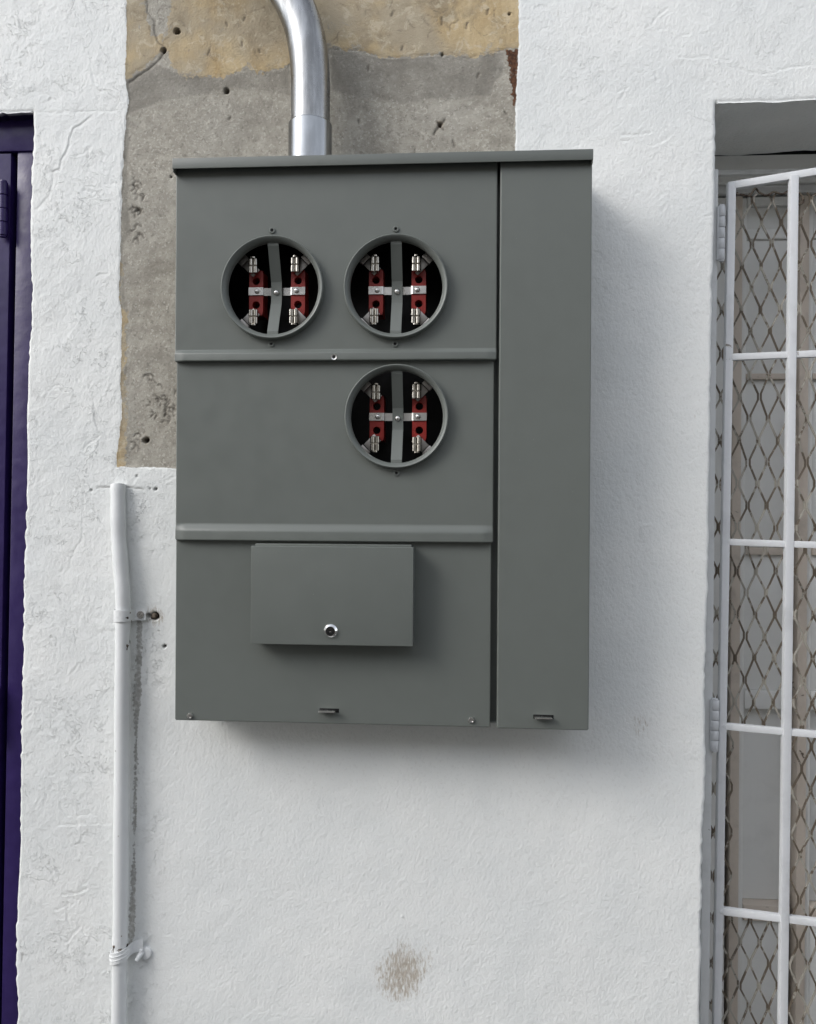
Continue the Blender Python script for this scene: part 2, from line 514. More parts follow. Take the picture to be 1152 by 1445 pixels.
    rough = np.clip(leftm + .4 * topm, 0, 1)

    LIFT = .5
    def window(x0, x1, z0, z1):
        c0, c1 = np.searchsorted(xs, x0 - .03), np.searchsorted(xs, x1 + .03)
        r0, r1 = np.searchsorted(zs, z0 - .03), np.searchsorted(zs, z1 + .03)
        return slice(max(r0, 0), max(r1, r0 + 1)), slice(max(c0, 0), max(c1, c0 + 1))
    def crack(pts, w=.0012, depth=.0012, lift=.0008, dk=.0, gr=0.0, warp=.005, seed=1):
        P = [wpt(p) for p in pts]
        sl = window(min(p[0] for p in P), max(p[0] for p in P), min(p[1] for p in P), max(p[1] for p in P))
        x, z = X[sl], Z[sl]
        if x.size == 0: return
        xx = x + warp * fbm(x, z, 70, 200 + seed, 3)
        zz = z + warp * fbm(x, z, 70, 240 + seed, 3)
        D = np.full(x.shape, 1e9)
        S = np.zeros(x.shape)
        E = np.ones(x.shape)
        for k in range(len(P) - 1):
            d, s, t_ = seg_dist(xx, zz, P[k], P[k + 1])
            m = d < D
            D = np.where(m, d, D)
            S = np.where(m, s, S)
        g = np.exp(-(D / w) ** 2)
        H[sl] += -depth * g + LIFT * lift * np.clip(S / w, -1, 1) * np.exp(-(D / (w * 3.2)) ** 2)
        if dk: dark[sl] = np.maximum(dark[sl], dk * g)
        if gr: grime[sl] = np.maximum(grime[sl], gr * np.exp(-(D / (w * 3)) ** 2))
    def hole(p, rpx, depth=.012, dk=1.0, halo=0, sy=1.0, seed=3):
        c = wpt(p)
        r = rpx * .00128
        sl = window(c[0] - r * 5, c[0] + r * 5, c[1] - r * 5, c[1] + r * 5)
        x, z = X[sl], Z[sl]
        d = np.hypot(x - c[0], (z - c[1]) / sy) * (1 + .5 * fbm(x, z, 120, seed, 3))
        g = 1 - sstep(r * .55, r * 1.05, d)
        H[sl] -= depth * g
        H[sl] += .0003 * np.exp(-((d - r * 1.35) / (r * .3)) ** 2)
        dark[sl] = np.maximum(dark[sl], dk * g)
        if halo: grime[sl] = np.maximum(grime[sl], halo * (1 - sstep(r, r * 3.2, d)))
    def smudge(p, rx, rz, a, seed=5):
        c = wpt(p)
        rx, rz = rx * .00128, rz * .00128
        sl = window(c[0] - rx * 2, c[0] + rx * 2, c[1] - rz * 2, c[1] + rz * 2)
        x, z = X[sl], Z[sl]
        d = np.hypot((x - c[0]) / rx, (z - c[1]) / rz) + .7 * fbm(x, z, 45, seed, 4)
        grime[sl] = np.maximum(grime[sl], a * (1 - sstep(.15, 1.05, d)))
    # drill holes in the bare patch
    hole((250, 44), 5, .014); hole((231, 71), 4.5, .014, halo=.4); hole((320, 128), 4.6, .014)
    hole((624, 76), 2.2, .006); hole((621, 175), 3.4, .008, .9, halo=.5)
    crack([(628, 168), (620, 177), (613, 188)], .002, .002, .0, .8); crack([(616, 170), (626, 182)], .0016, .0015, 0, .7)
    hole((206, 621), 5.5, .016, halo=.35, sy=.9); hole((241, 249), 2, .005); hole((719, 19), 2.6, .006, .8)
    for p in [(346, 24), (319, 31), (341, 60), (296, 70), (570, 64), (555, 17), (623, 24), (676, 103), (640, 196), (585, 210), (712, 158), (505, 168), (325, 165), (660, 30), (690, 12), (520, 92), (366, 70)]:
        crack([p, (p[0] + random.uniform(-3, 3), p[1] + random.uniform(3, 11))], .0018, .0016, .0, .7, seed=int(p[0]))
    # scribbles on the old cream paint
    for k in range(34):
        x0, y0 = random.choice([(random.uniform(180, 400), random.uniform(0, 95)), (random.uniform(470, 725), random.uniform(0, 68))])
        a = random.uniform(0, 6.28)
        pts = [(x0, y0)]
        for i in range(random.randint(2, 4)):
            a += random.uniform(-1, 1)
            pts.append((pts[-1][0] + 7 * math.cos(a), pts[-1][1] + 7 * math.sin(a)))
        crack(pts, .0009, .0004, .0002, random.uniform(.25, .6), warp=.008, seed=k)
    # gouges at the left of the cement patch
    for (cx, cy, n, s) in [(192, 290, 14, 11), (188, 262, 6, 8), (233, 580, 18, 14), (226, 560, 8, 12), (186, 620, 6, 6), (190, 330, 5, 6), (205, 530, 4, 6)]:
        for i in range(n):
            x0, y0 = cx + random.gauss(0, s * .7), cy + random.gauss(0, s)
            a = random.uniform(-1, 1.5)
            crack([(x0, y0), (x0 + 5 * math.cos(a), y0 + 5 * math.sin(a)), (x0 + 9 * math.cos(a + .7), y0 + 9 * math.sin(a + .7))], .0014, .0014, .0, .65, seed=i)
    # beige / cement boundary ledges
    crack([(232, 76), (218, 90), (200, 103), (182, 116)], .0016, .0015, .0012, .55)
    crack([(207, 0), (207, 18), (219, 30), (217, 44), (222, 58), (230, 66)], .0014, .0012, .0012, .55)
    crack([(466, 68), (505, 70), (545, 81), (575, 80), (602, 77), (640, 76), (660, 81), (680, 76), (712, 70)], .0011, .0010, .0010, .35)
    # cracks in the white paint, left pier
    crack([(128, 165), (105, 180), (98, 195), (95, 212), (86, 226), (84, 238), (73, 242)], .0010, .0010, .0014, .12)
    crack([(46, 160), (90, 160), (128, 158), (165, 157)], .0010, .0008, .0009, .05)
    crack([(75, 245), (70, 275), (52, 295)], .0009, .0007, .0008, .05)
    crack([(120, 270), (118, 268), (132, 272)], .0010, .0009, .0012, .08)
    crack([(107, 222), (118, 218), (125, 212), (124, 225)], .0010, .0008, .0011, .05)
    crack([(132, 565), (133, 590), (137, 602)], .0010, .0008, .0011, .08)
    crack([(119, 634), (122, 628), (135, 622), (140, 616)], .0010, .0009, .0012, .12)
    crack([(104, 700), (103, 692), (115, 690)], .0009, .0007, .0008, .05)
    crack([(118, 690), (116, 760), (104, 775), (98, 800)], .0009, .0007, .0008, .03)
    for p in [(60, 1000), (95, 1030), (85, 1110), (100, 1165), (92, 1190), (105, 1260), (92, 1300), (130, 1375), (100, 1320), (80, 1290)]:
        for i in range(3):
            x0, y0 = p[0] + random.gauss(0, 14), p[1] + random.gauss(0, 14)
            a = random.uniform(0, 6.28)
            pts = [(x0, y0)]
            for q in range(3):
                a += random.choice((-1.5, -.6, .6, 1.5)) * random.uniform(.6, 1.1)
                l_ = random.uniform(2, 8)
                pts.append((pts[-1][0] + l_ * math.cos(a), pts[-1][1] + l_ * math.sin(a)))
            crack(pts, .0009, .0007, .0009, .10 if i == 0 else 0, warp=.009, seed=i + 3)
    crack([(82, 1165), (110, 1163), (156, 1163)], .0009, .0007, .0009, .04)
    crack([(90, 1264), (105, 1262), (122, 1256)], .0011, .0010, .0014, .25)
    crack([(95, 1330), (105, 1318), (113, 1310)], .0011, .0010, .0014, .15)
    crack([(30, 1355), (33, 1345)], .0014, .0010, .0, .5)
    for k in range(36):
        x0, y0 = random.uniform(55, 240), random.uniform(5, 1440)
        if x0 > 160 and y0 < 665: continue
        a = random.uniform(0, 6.28)
        pts = [(x0, y0)]
        for i in range(random.randint(2, 5)):
            a += random.uniform(-1, 1)
            pts.append((pts[-1][0] + 5.5 * math.cos(a), pts[-1][1] + 5.5 * math.sin(a)))
        crack(pts, .0009, .0006, random.uniform(.0005, .0012), 0, seed=k % 20)
    # top right
    crack([(752, 66), (770, 70)], .0009, .0008, .0010, .10)
    crack([(958, 82), (1000, 82), (1030, 88)], .0009, .0008, .0010, .06)
    crack([(1040, 97), (1060, 104), (1090, 104), (1105, 98), (1130, 94), (1160, 92)], .0009, .0008, .0010, .06)
    crack([(920, 36), (930, 22), (942, 13)], .0009, .0008, .0010, .06)
    crack([(880, 192), (895, 190), (918, 188)], .0010, .0008, .0011, .10)
    for k in range(46):
        x0, y0 = random.uniform(745, 1150), random.uniform(0, 135)
        if random.random() < .5: x0, y0 = random.uniform(845, 1000), random.uniform(0, 420)
        a = random.uniform(0, 6.28)
        pts = [(x0, y0)]
        for i in range(random.randint(1, 3)):
            a += random.uniform(-1, 1)
            pts.append((pts[-1][0] + 5 * math.cos(a), pts[-1][1] + 5 * math.sin(a)))
        crack(pts, .0009, .0006, random.uniform(.0004, .0010), 0, seed=k % 20)
    for p, r, a in [((787, 18), 12, .22), ((795, 72), 12, .22), ((905, 1022), 22, .30), ((890, 730), 40, .10), ((980, 585), 9, .2), ((950, 640), 18, .12), ((925, 875), 22, .12), ((1075, 30), 12, .12)]:
        smudge(p, r, r * 1.1, a, int(p[0]))
    crack([(905, 742), (918, 741)], .0012, -.0010, 0, 0); crack([(904, 745), (902, 765), (908, 766)], .0010, .0008, 0, .15)
    # scuff below the panel
    smudge((568, 1378), 46, 56, .8, 9)
    smudge((570, 1345), 34, 34, .4, 12)
    smudge((600, 1350), 20, 30, .3, 14)
    hole((568, 1293), 1.6, -.002, 0)
    # around the old conduit
    crack([(137, 688), (157, 687)], .0011, .0015, 0, .75, warp=.002); crack([(177, 687), (203, 690)], .0011, .0015, 0, .75, warp=.002)
    hole((129, 692), 2.4, .003, .45); hole((220, 690), 2.2, .008, .9); hole((212, 690), 1.1, .004, .8); hole((193, 672), 2, .003, .4)
    hole((232, 912), 3.0, .012, .95)
    hole((219, 869), 6.5, .014, .9, halo=.6); hole((210, 869), 4.0, .006, .75, halo=.4)
    pl = [wpt(p) for p in [(197, 878), (195.5, 930), (193, 1010), (191.5, 1100), (190, 1180), (188, 1260), (185, 1320), (182, 1345)]]
    line = np.full(X.shape, -1.0)
    sl_ = window(min(p[0] for p in pl), max(p[0] for p in pl), min(p[1] for p in pl), max(p[1] for p in pl))
    Dl = np.full(X[sl_].shape, 1e9)
    for k in range(len(pl) - 1):
        Dl = np.minimum(Dl, seg_dist(X[sl_], Z[sl_], pl[k], pl[k + 1])[0])
    line[sl_] = .0046 + .009 * fbm(X[sl_], Z[sl_], 14, 401, 3) - Dl
    H[sl_] -= .0012 * sstep(-.001, .002, line[sl_])
    # vertical drips / damp shade near window edge
    smudge((1001, 1010), 5, 55, .35, 31)

    # ---- rounded arrises and openings
    big = 1e3
    inD = (X0 < xd0 + 1e-6) & (X0 > xd0 - DOOR_W - 1e-6) & (Z0 < ZD + 1e-6)
    eD = np.where(Z0 <= ZD, np.where(X0 >= xd0, X0 - xd0, big), np.where(X0 <= xd0, Z0 - zs[jD], np.hypot(X0 - xd0, Z0 - zs[jD])))
    eW = np.where(Z0 <= ZW, np.where(X0 <= xw0, xw0 - X0, big), np.where(X0 >= xw0, Z0 - zs[jW], np.hypot(X0 - xw0, Z0 - zs[jW])))
    e = np.minimum(np.abs(eD), np.abs(eW))
    rr = .007
    rnd = np.where(e < rr, rr - np.sqrt(np.maximum(rr * rr - (rr - np.minimum(e, rr)) ** 2, 0)), 0)
    Y = -H + rnd
    # ---- assemble
    nr, nc = X.shape
    verts = np.stack([X, Y, Z], -1).reshape(-1, 3)
    idx = np.arange(nr * nc).reshape(nr, nc)
    q = np.stack([idx[:-1, :-1], idx[:-1, 1:], idx[1:, 1:], idx[1:, :-1]], -1)
    keep = np.ones((nr - 1, nc - 1), bool)
    keep[:jD, iDL:iD] = False
    keep[:jW, iW:iWR] = False
    quads = q[keep]
    att = {'bare': bare, 'beige': beige, 'damp': damp, 'rust': rust, 'grime': grime, 'dark': dark, 'purple': np.zeros_like(X), 'rough': rough, 'line': line}
    att = {k: v.reshape(-1) for k, v in att.items()}
    V, Q = [verts], [quads]
    nv = len(verts)
    def reveal(loop, depth, purple, n):
        nonlocal nv
        base = verts[loop]
        prev = loop
        for k in range(1, n + 1):
            p = base.copy()
            d = depth * k / n
            p[:, 1] = base[:, 1] + d
            p[:, 0] += .0015 * (vnoise(p[:, 2], p[:, 1], 30, 301) - .5)
            p[:, 2] += .0015 * (vnoise(p[:, 0], p[:, 1], 30, 303) - .5)
            cur = np.arange(nv, nv + len(loop))
            V.append(p)
            Q.append(np.stack([prev[:-1], prev[1:], cur[1:], cur[:-1]], -1))
            for a in att:
                v = att[a][loop].copy()
                if a in ('bare', 'beige', 'damp', 'rust', 'line'): v[:] = -1
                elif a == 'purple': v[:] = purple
                else: v[:] = 0
                att[a] = np.concatenate([att[a], v])
            prev = cur
            nv += len(loop)
    reveal(np.concatenate([idx[:jW + 1, iW], idx[jW, iW + 1:iWR + 1], idx[:jW, iWR][::-1]]), WALL_DEPTH, 0, 16)
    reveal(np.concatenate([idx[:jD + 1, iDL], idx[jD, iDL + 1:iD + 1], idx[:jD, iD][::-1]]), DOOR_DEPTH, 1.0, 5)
    V, Q = np.concatenate(V), np.concatenate(Q)
    me = bpy.data.meshes.new('wall')
    me.vertices.add(len(V))
    me.vertices.foreach_set('co', V.astype(np.float32).ravel())
    me.loops.add(Q.size)
    me.loops.foreach_set('vertex_index', Q.astype(np.int32).ravel())
    me.polygons.add(len(Q))
    me.polygons.foreach_set('loop_start', np.arange(0, Q.size, 4, dtype=np.int32))
    me.polygons.foreach_set('loop_total', np.full(len(Q), 4, np.int32))
    me.polygons.foreach_set('use_smooth', np.ones(len(Q), bool))
    me.update(calc_edges=True)
    me.validate()
    for k, v in att.items():
        a = me.attributes.new(k, 'FLOAT', 'POINT')
        a.data.foreach_set('value', v.astype(np.float32))
    o = link('wall', me, M['wall'])
    tag(o, 'white painted plaster wall with a bare cement patch behind the meter panel', 'wall')
make_wall()

# pavement in front of the wall
gt = NT('pavement_concrete')
gt.set(Base_Color=gt.mix(gt.ramp(gt.noise(9, 6), .3, .7), (.055, .054, .051), (.085, .083, .079)), Roughness=.85)
gt.set(Normal=gt.bump(gt.noise(120, 4), .4, .003))
tag(MB().add([(-60, -60, 0), (60, -60, 0), (60, 1.5, 0), (-60, 1.5, 0)], [(0, 1, 2, 3)]).build('pavement', gt.m), kind='structure')

# unseen house added across the street to block low sky and fill reflections
ft = NT('added_facade_render')
ft.set(Base_Color=ft.mix(ft.ramp(ft.noise(.8, 5), .3, .7), (.34, .31, .27), (.42, .385, .34)), Roughness=.85)
fb = MB()
FX0, FX1, FYY, FH = -14.0, 16.0, -7.5, 5.4
cols_ = [FX0] + [FX0 + 1.2 + 2.6 * k + d for k in range(11) for d in (0, 1.1)] + [FX1]
rows_ = [0, .9, 2.3, 3.4, 4.7, FH]
for i in range(len(cols_) - 1):
    for j in range(len(rows_) - 1):
        if i % 2 == 1 and j in (1, 3): continue
        fb.box((cols_[i], FYY, rows_[j]), (cols_[i + 1], FYY - .25, rows_[j + 1]))
fac = fb.build('added_facade', ft.m, smooth=False)
tag(fac, kind='structure')
wt_ = paint_mat('added_window', (.03, .035, .04), .15, .5)
fw_me = None
for i in range(1, len(cols_) - 1, 2):
    for j in (1, 3):
        MB().box((cols_[i], FYY - .15, rows_[j]), (cols_[i + 1], FYY - .2, rows_[j + 1])).build('window', wt_, fac, smooth=False)

# ------------------------------------------------------------------ meter panel
PY = -0.098                       # body front
YU, YM, YL, YR = -0.112, -0.108, -0.104, -0.117
def zx(px, py, Y):
    p = at(px, py, Y)
    return p.x, p.z
XL = at(246, 640, YU).x
XRu = at(701.5, 400, YU).x
XRm = at(697.0, 640, YM).x
XRl = at(693.0, 900, YL).x
XGa = at(704.0, 640, YR).x
XGb = at(833.5, 640, YR).x
ZT = at(470, 231, YU).z           # under the hood
ZUb = at(470, 508.5, YU - .006).z
ZMt = ZUb + .012
ZMb = at(470, 764, YM - .006).z
ZLt = ZMb + .012
ZLb = at(470, 1021.5, YL).z
ZRb = at(768, 1029.5, YR).z
panel = empty('meter_panel', (at(540, 1021, 0).x, 0, ZLb), 'grey steel electric meter panel with three open round sockets', 'meter panel')

def sheet(name, x0, x1, zt, zb, Y, holes=(), flange=None, depth=.013, mat=None):
    """folded sheet-metal cover; holes = (x, z, r); flange = (offset, slope height, flat height)"""
    m = MB()
    c = .0018
    X0, X1, Z1 = x0 + c, x1 - c, zt - c
    if flange: zmain = zb + flange[1] + flange[2]
    else: zmain = zb + c
    # main field tiles round the holes
    def quad(a, b, cc, d):
        if b - a > 1e-6 and d - cc > 1e-6:
            m.add([(a, Y, cc), (b, Y, cc), (b, Y, d), (a, Y, d)], [(0, 1, 2, 3)])
    if holes:
        hs = sorted(holes)
        mids = [X0] + [(hs[i][0] + hs[i + 1][0]) / 2 for i in range(len(hs) - 1)] + [X1]
        for i, (hx, hz, r) in enumerate(hs):
            a, b = mids[i], mids[i + 1]
            s = r + min(.006, (Z1 - hz) - r - .0005)
            quad(a, hx - s, zmain, Z1); quad(hx + s, b, zmain, Z1)
            quad(hx - s, hx + s, zmain, hz - s); quad(hx - s, hx + s, hz + s, Z1)
            n = 64
            ci, sq = [], []
            for k in range(n):
                t_ = 2 * math.pi * k / n
                u, w = math.cos(t_), math.sin(t_)
                ci.append((hx + r * u, Y, hz + r * w))
                g = s / max(abs(u), abs(w))
                sq.append((hx + g * u, Y, hz + g * w))
            m.add(ci + sq, [(k, (k + 1) % n, n + (k + 1) % n, n + k) for k in range(n)])
    else:
        quad(X0, X1, zmain, Z1)
    # side / top / bottom rows
    rows = [(Z1, 0.0), (zmain, 0.0)]
    if flange:
        off, hs_, hf = flange
        prof = []
        ns = 10
        for k in range(1, ns + 1):
            t_ = k / ns
            prof.append((zmain - hs_ * t_, off * (t_ * t_ * (3 - 2 * t_))))
        prof.append((zb + c, off))
        cols = [X0, X0 + .004, X0 + .010, X0 + .018, X1 - .018, X1 - .010, X1 - .004, X1]
        kf = [.35, .45, .75, 1, 1, .75, .45, .35]
        grid = []
        for (z, o_) in [(zmain, 0)] + prof:
            grid.append([(x, Y - o_ * k_, z) for x, k_ in zip(cols, kf)])
        vs_ = [p for r_ in grid for p in r_]
        nc = len(cols)
        m.add(vs_, [(i * nc + j, i * nc + j + 1, (i + 1) * nc + j + 1, (i + 1) * nc + j) for i in range(len(grid) - 1) for j in range(nc - 1)])
        rows += [(z, o_ * kf[0]) for z, o_ in prof]
        brow = grid[-1]
    else:
        brow = [(X0, Y, zmain), (X1, Y, zmain)]
    for xa, xb in ((X0, x0), (X1, x1)):
        vs_ = []
        for z, o_ in rows:
            vs_ += [(xa, Y - o_, z), (xb + (xa - xb) * .3, Y - o_ + c * .3, z), (xb, Y - o_ + c, z), (xb, Y + depth, z)]
        m.add(vs_, [(4 * i + j, 4 * i + j + 1, 4 * i + j + 5, 4 * i + j + 4) for i in range(len(rows) - 1) for j in range(3)])
    n = len(brow)
    vs_ = list(brow) + [(p[0], p[1] + c * .3, zb + c * .3) for p in brow] + [(p[0], p[1] + c, zb) for p in brow] + [(p[0], Y + depth, zb) for p in brow]
    m.add(vs_, [(j * n + i, j * n + i + 1, (j + 1) * n + i + 1, (j + 1) * n + i) for i in range(n - 1) for j in range(3)])
    m.add([(X0, Y, Z1), (X1, Y, Z1), (X1, Y + c, zt), (X0, Y + c, zt), (X1, Y + depth, zt), (X0, Y + depth, zt)], [(0, 1, 2, 3), (3, 2, 4, 5)])
    me = m.mesh(name, angle=30)
    return link(name, me, mat or M['grey'], panel)

# body
eb = MB()
ex0, ex1 = XL + .003, XGb - .002
ez0, ez1 = ZLb + .006, ZT + .012
t2 = .002
eb.box((ex0, 0.004, ez0), (ex0 + t2, PY, ez1)); eb.box((ex1 - t2, .004, ez0), (ex1, PY, ez1))
eb.box((ex0 + t2, .004, ez1 - t2), (ex1 - t2, PY, ez1)); eb.box((ex0 + t2, .004, ez0), (ex1 - t2, PY, ez0 + t2))
eb.box((ex0 + t2, .004, ez0 + t2), (ex1 - t2, .001, ez1 - t2))
XD = (XRl + XGa) / 2
eb.box((XD - .006, 0, ez0 + t2), (XD + .010, PY + .012, ez1 - t2))
eb.build('enclosure', M['grey'], panel)
MB().box((ex0 + .01, -.022, ez0 + .02), (XD - .012, -.012, ez1 - .02)).build('shade_board', M['dark_in'], panel, bevel=.002)  # board coloured black so the box interior reads as unlit

S = [(at(383.3, 404.5, YU - .012), YU), (at(558.3, 403, YU - .012), YU), (at(559.3, 587, YM - .012), YM)]
RR = .0868
sheet('upper_cover', XL, XRu, ZT, ZUb, YU, [(p.x, p.z, RR - .004) for p, _ in S[:2]], (.007, .0085, .012))
sheet('middle_cover', XL + .0015, XRm, ZMt, ZMb, YM, [(S[2][0].x, S[2][0].z, RR - .004)], (.007, .015, .0145))
sheet('lower_cover', XL + .001, XRl, ZLt, ZLb, YL)
sheet('side_cover', XGa, XGb, ZT + .004, ZRb, YR, depth=.018)

# hood
HY = -0.128
hx0, hx1 = at(243.2, 230, HY).x, at(837.6, 220, HY).x
hz0, hz1 = at(540, 231.6, HY).z, at(540, 216.6, HY).z
h = MB()
t3 = .0022
h.box((hx0, HY, hz0), (hx1, HY + t3, hz1))
h.box((hx0, HY + t3, hz1 - t3), (hx1, .004, hz1))
h.box((hx0, HY + t3, hz0 - .004), (hx0 + t3, .004, hz1 - t3))
h.box((hx1 - t3, HY + t3, hz0 - .004), (hx1, .004, hz1 - t3))
h.build('hood', M['grey'], panel, bevel=.0008)

# hidden-screw, eyelets, hasps
def screw(name, p, r, mat, parent, slot=True, hexh=False):
    m = MB()
    x, y, z = p
    m.lathe((x, y, z), [(r, .001), (r, -.0008), (r * .93, -.0016), (r * .66, -.0026), (r * .35, -.0031), (r * .16, -.0031), (r * .14, -.0015), (.0001, -.0015)], 20)
    if slot:
        m.box((x - r * .62, y - .0036, z - r * .1), (x + r * .62, y - .0027, z + r * .1))
    return m.build(name, mat, parent)
def eyelet(p, parent):
    m = MB()
    m.lathe(p, [(.0052, .0005), (.0052, -.0016), (.0045, -.0024), (.0030, -.0024), (.0024, -.0016), (.0022, .003)], 24)
    m.build('eyelet', M['grey'], parent)
    MB().lathe(p, [(.0023, -.0004), (.00005, -.0004)], 16).build('eyelet_hole', M['dark_in'], parent)  # black disc stands in for the shaded hole

def socket(c, p):
    cx, cz = c.x, c.z
    m = MB()
    prof = [(RR + .0004, .001), (RR, -.010), (RR - .0006, -.0118), (RR - .0018, -.0126), (RR - .0032, -.0122), (RR - .0058, -.0095), (RR - .0082, -.0065), (RR - .0092, -.0035), (RR - .0094, .001), (RR - .0094, .004)]
    m.lathe((cx, p, cz), prof, 96)
    ring = m.build('socket_ring', M['grey'], panel, angle=40)
    sub = lambda mb, name, mat, **k: mb.build(name, mat, ring, **k)
    ri = RR - .0088
    # vertical strap, bowed back in the middle
    xs_ = .0092
    prof = [(ri + .001, -.0025), (ri - .006, -.002), (.018, .0235), (.012, .0245), (-.013, .0245), (-.019, .0235), (-ri + .006, -.002), (-ri - .001, -.0025)]
    m = MB()
    vs_, fs_ = [], []
    for dz, dy in prof:
        vs_ += [(cx - xs_, p + dy, cz + dz), (cx + xs_, p + dy, cz + dz), (cx + xs_, p + dy + .0016, cz + dz), (cx - xs_, p + dy + .0016, cz + dz)]
    for i in range(len(prof) - 1):
        for k in range(4):
            fs_.append((4 * i + k, 4 * i + (k + 1) % 4, 4 * i + 4 + (k + 1) % 4, 4 * i + 4 + k))
    m.add(vs_, fs_)
    sub(m, 'strap', M['grey'], angle=12)
    screw('screw', (cx, p + .0245, cz), .0048, M['zinc'], ring)
    bz = cz + .001
    for s in (-1, 1):
        bx = cx + s * .0365
        # insulating block with two round cable holes
        m = MB()
        w2, hh, yb, yf = .0122, .0385, p + .062, p + .0285
        hz_ = .0205
        n = 24
        for k_, (za, zb_) in enumerate(((bz, bz + hh), (bz - hh, bz))):
            hc = bz + (hz_ if k_ == 0 else -hz_)
            ci, sq, dp = [], [], []
            for k in range(n):
                a = 2 * math.pi * k / n + math.pi / 4
                u, w = math.cos(a), math.sin(a)
                ci.append((bx + .0066 * u, yf, hc + .0066 * w))
                dp.append((bx + .0062 * u, yf + .022, hc + .0062 * w))
                g = 1 / max(abs(u) / w2, abs(w) / ((zb_ - hc) if w > 0 else (hc - za)))
                sq.append((bx + g * u, yf, hc + g * w))
            m.add(ci + sq + dp, [(k, (k + 1) % n, n + (k + 1) % n, n + k) for k in range(n)] + [(k, (k + 1) % n, 2 * n + (k + 1) % n, 2 * n + k) for k in range(n)])
        x0, x1, z0, z1 = bx - w2, bx + w2, bz - hh, bz + hh
        m.add([(x0, yf, z0), (x1, yf, z0), (x1, yf, z1), (x0, yf, z1), (x0, yb, z0), (x1, yb, z0), (x1, yb, z1), (x0, yb, z1)],
              [(0, 1, 5, 4), (1, 2, 6, 5), (2, 3, 7, 6), (3, 0, 4, 7)])
        sub(m, 'terminal_block', M['red'])
        screw('screw', (bx - s * .002, p + .0262, cz + .0035), .0044, M['zinc'], ring)
        for e in (-1, 1):
            # spring jaw: two rolled lobes, split across, with a stop at the end
            jx, jz, jy = bx - .0026 - s * .0010 + random.uniform(-.0012, .0012), bz + e * .0440 + random.uniform(-.001, .001), p + .0165
            m = MB()
            for q in (-1, 1):
                for a0, a1 in ((-.0128, -.0010), (.0002, .0118)):
                    m.lathe((jx + q * .0041, jy, jz), [(.0001, a0), (.0034, a0), (.0040, a0 + .0008), (.0040, a1 - .0008), (.0034, a1), (.0001, a1)], 14, axis='z')
            m.box((jx - .0064, jy + .0010, jz - .0122), (jx + .0064, jy + .010, jz + .0115))
            cap_z = jz + e * .0138
            m.lathe((jx, jy + .0006, cap_z), [(.0001, -.002), (.0056, -.0016), (.0056, .0008), (.0040, .0018), (.0001, .0020)], 16, axis='z')
            sub(m, 'jaw', M['tin'])
            # bus tab running out to the corner, behind the jaw, with its lug
            d = Vector((s * .707, 0, e * .707))
            o = Vector((jx + s * .003, p + .026, jz - e * .004))
            m = MB()
            m.bar(o - d * .0095, o + d * .016, .0165, .003)
            sub(m, 'bus_tab', M['lug'], bevel=.0006)
            m = MB()
            m.bar(o + d * .0172 + Vector((0, .002, 0)), o + d * .034 + Vector((0, .002, 0)), .0185, .010)
            m.lathe(o + d * .026 + Vector((0, -.003, 0)), [(.0045, .001), (.0045, -.0012), (.0030, -.0012), (.0026, .0006), (.0001, .0006)], 16)
            sub(m, 'lug', M['lug'], bevel=.0008)
    # cross bracket: out at the blocks, stepping back behind the strap
    m = MB()
    prof = [(-.0492, .0262), (-.0262, .0262), (-.0238, .0275), (-.0225, .0315), (-.014, .0318), (.014, .0318), (.0225, .0315), (.0238, .0275), (.0262, .0262), (.0492, .0262)]
    vs_, fs_ = [], []
    for dx, dy in prof:
        for zz in (-.0030, .0102):
            vs_ += [(cx + dx, p + dy, cz + zz), (cx + dx, p + dy + .0014, cz + zz)]
    for i in range(len(prof) - 1):
        b = 4 * i
        for f_ in ((0, 2, 6, 4), (1, 5, 7, 3), (0, 4, 5, 1), (2, 3, 7, 6)):
            fs_.append(tuple(b + q for q in f_))
    fs_ += [(0, 1, 3, 2), tuple(4 * (len(prof) - 1) + q for q in (0, 2, 3, 1))]
    m.add(vs_, fs_)
    sub(m, 'cross_bracket', M['zinc'], angle=20)
    return ring
for c, p in S:
    socket(c, p)
for px, py, Y in [(384.5, 325.5, YU), (383.5, 485.5, YU), (559, 323.5, YU), (557.8, 485.5, YU), (559.8, 667.5, YM)]:
    eyelet(at(px, py, Y), panel)
# flange hole
p = at(471.5, 503.8, YU - .007)
MB().lathe((p.x, YU - .0072, p.z), [(.0052, .0002), (.0046, -.0008), (.0030, -.0004), (.0028, .0006)], 20).build('knockout_rim', M['zinc'], panel)
MB().lathe((p.x, YU - .0071, p.z), [(.0030, -.0003), (.00005, -.0003)], 16).build('knockout_hole', M['dark_in'], panel)  # black disc painted for the dark inside the knockout
# breaker door (small box) and lock
DYF = YL - .036
dx0, dx1 = at(354.3, 840, DYF).x, at(583.2, 840, DYF).x
dz0, dz1 = at(467, 910.5, DYF).z, at(467, 771.5, DYF).z
m = MB()
m.box((dx0, DYF, dz0), (dx1, YL + .001, dz1))
bd = m.build('breaker_door', M['grey'], panel, bevel=.0012, seg=3)
MB().box((dx0 + .003, YL - .024, dz1 - .001), (dx1 - .004, YL + .001, dz1 + .0035)).build('door_lip', M['grey'], bd, bevel=.0008)
lk = at(466.5, 890.8, DYF - .003)
MB().lathe((lk.x, DYF, lk.z), [(.0116, .001), (.0116, -.0008), (.0110, -.0016), (.0082, -.0044), (.0076, -.0044), (.0072, -.0010)], 40).build('lock_rim', M['chrome'], bd)
m = MB()
m.lathe((lk.x, DYF, lk.z), [(.0074, -.0008), (.0070, -.0026), (.0030, -.0030), (.0026, -.0016), (.0001, -.0016)], 32)
m.build('lock_core', M['darkmetal'], bd)
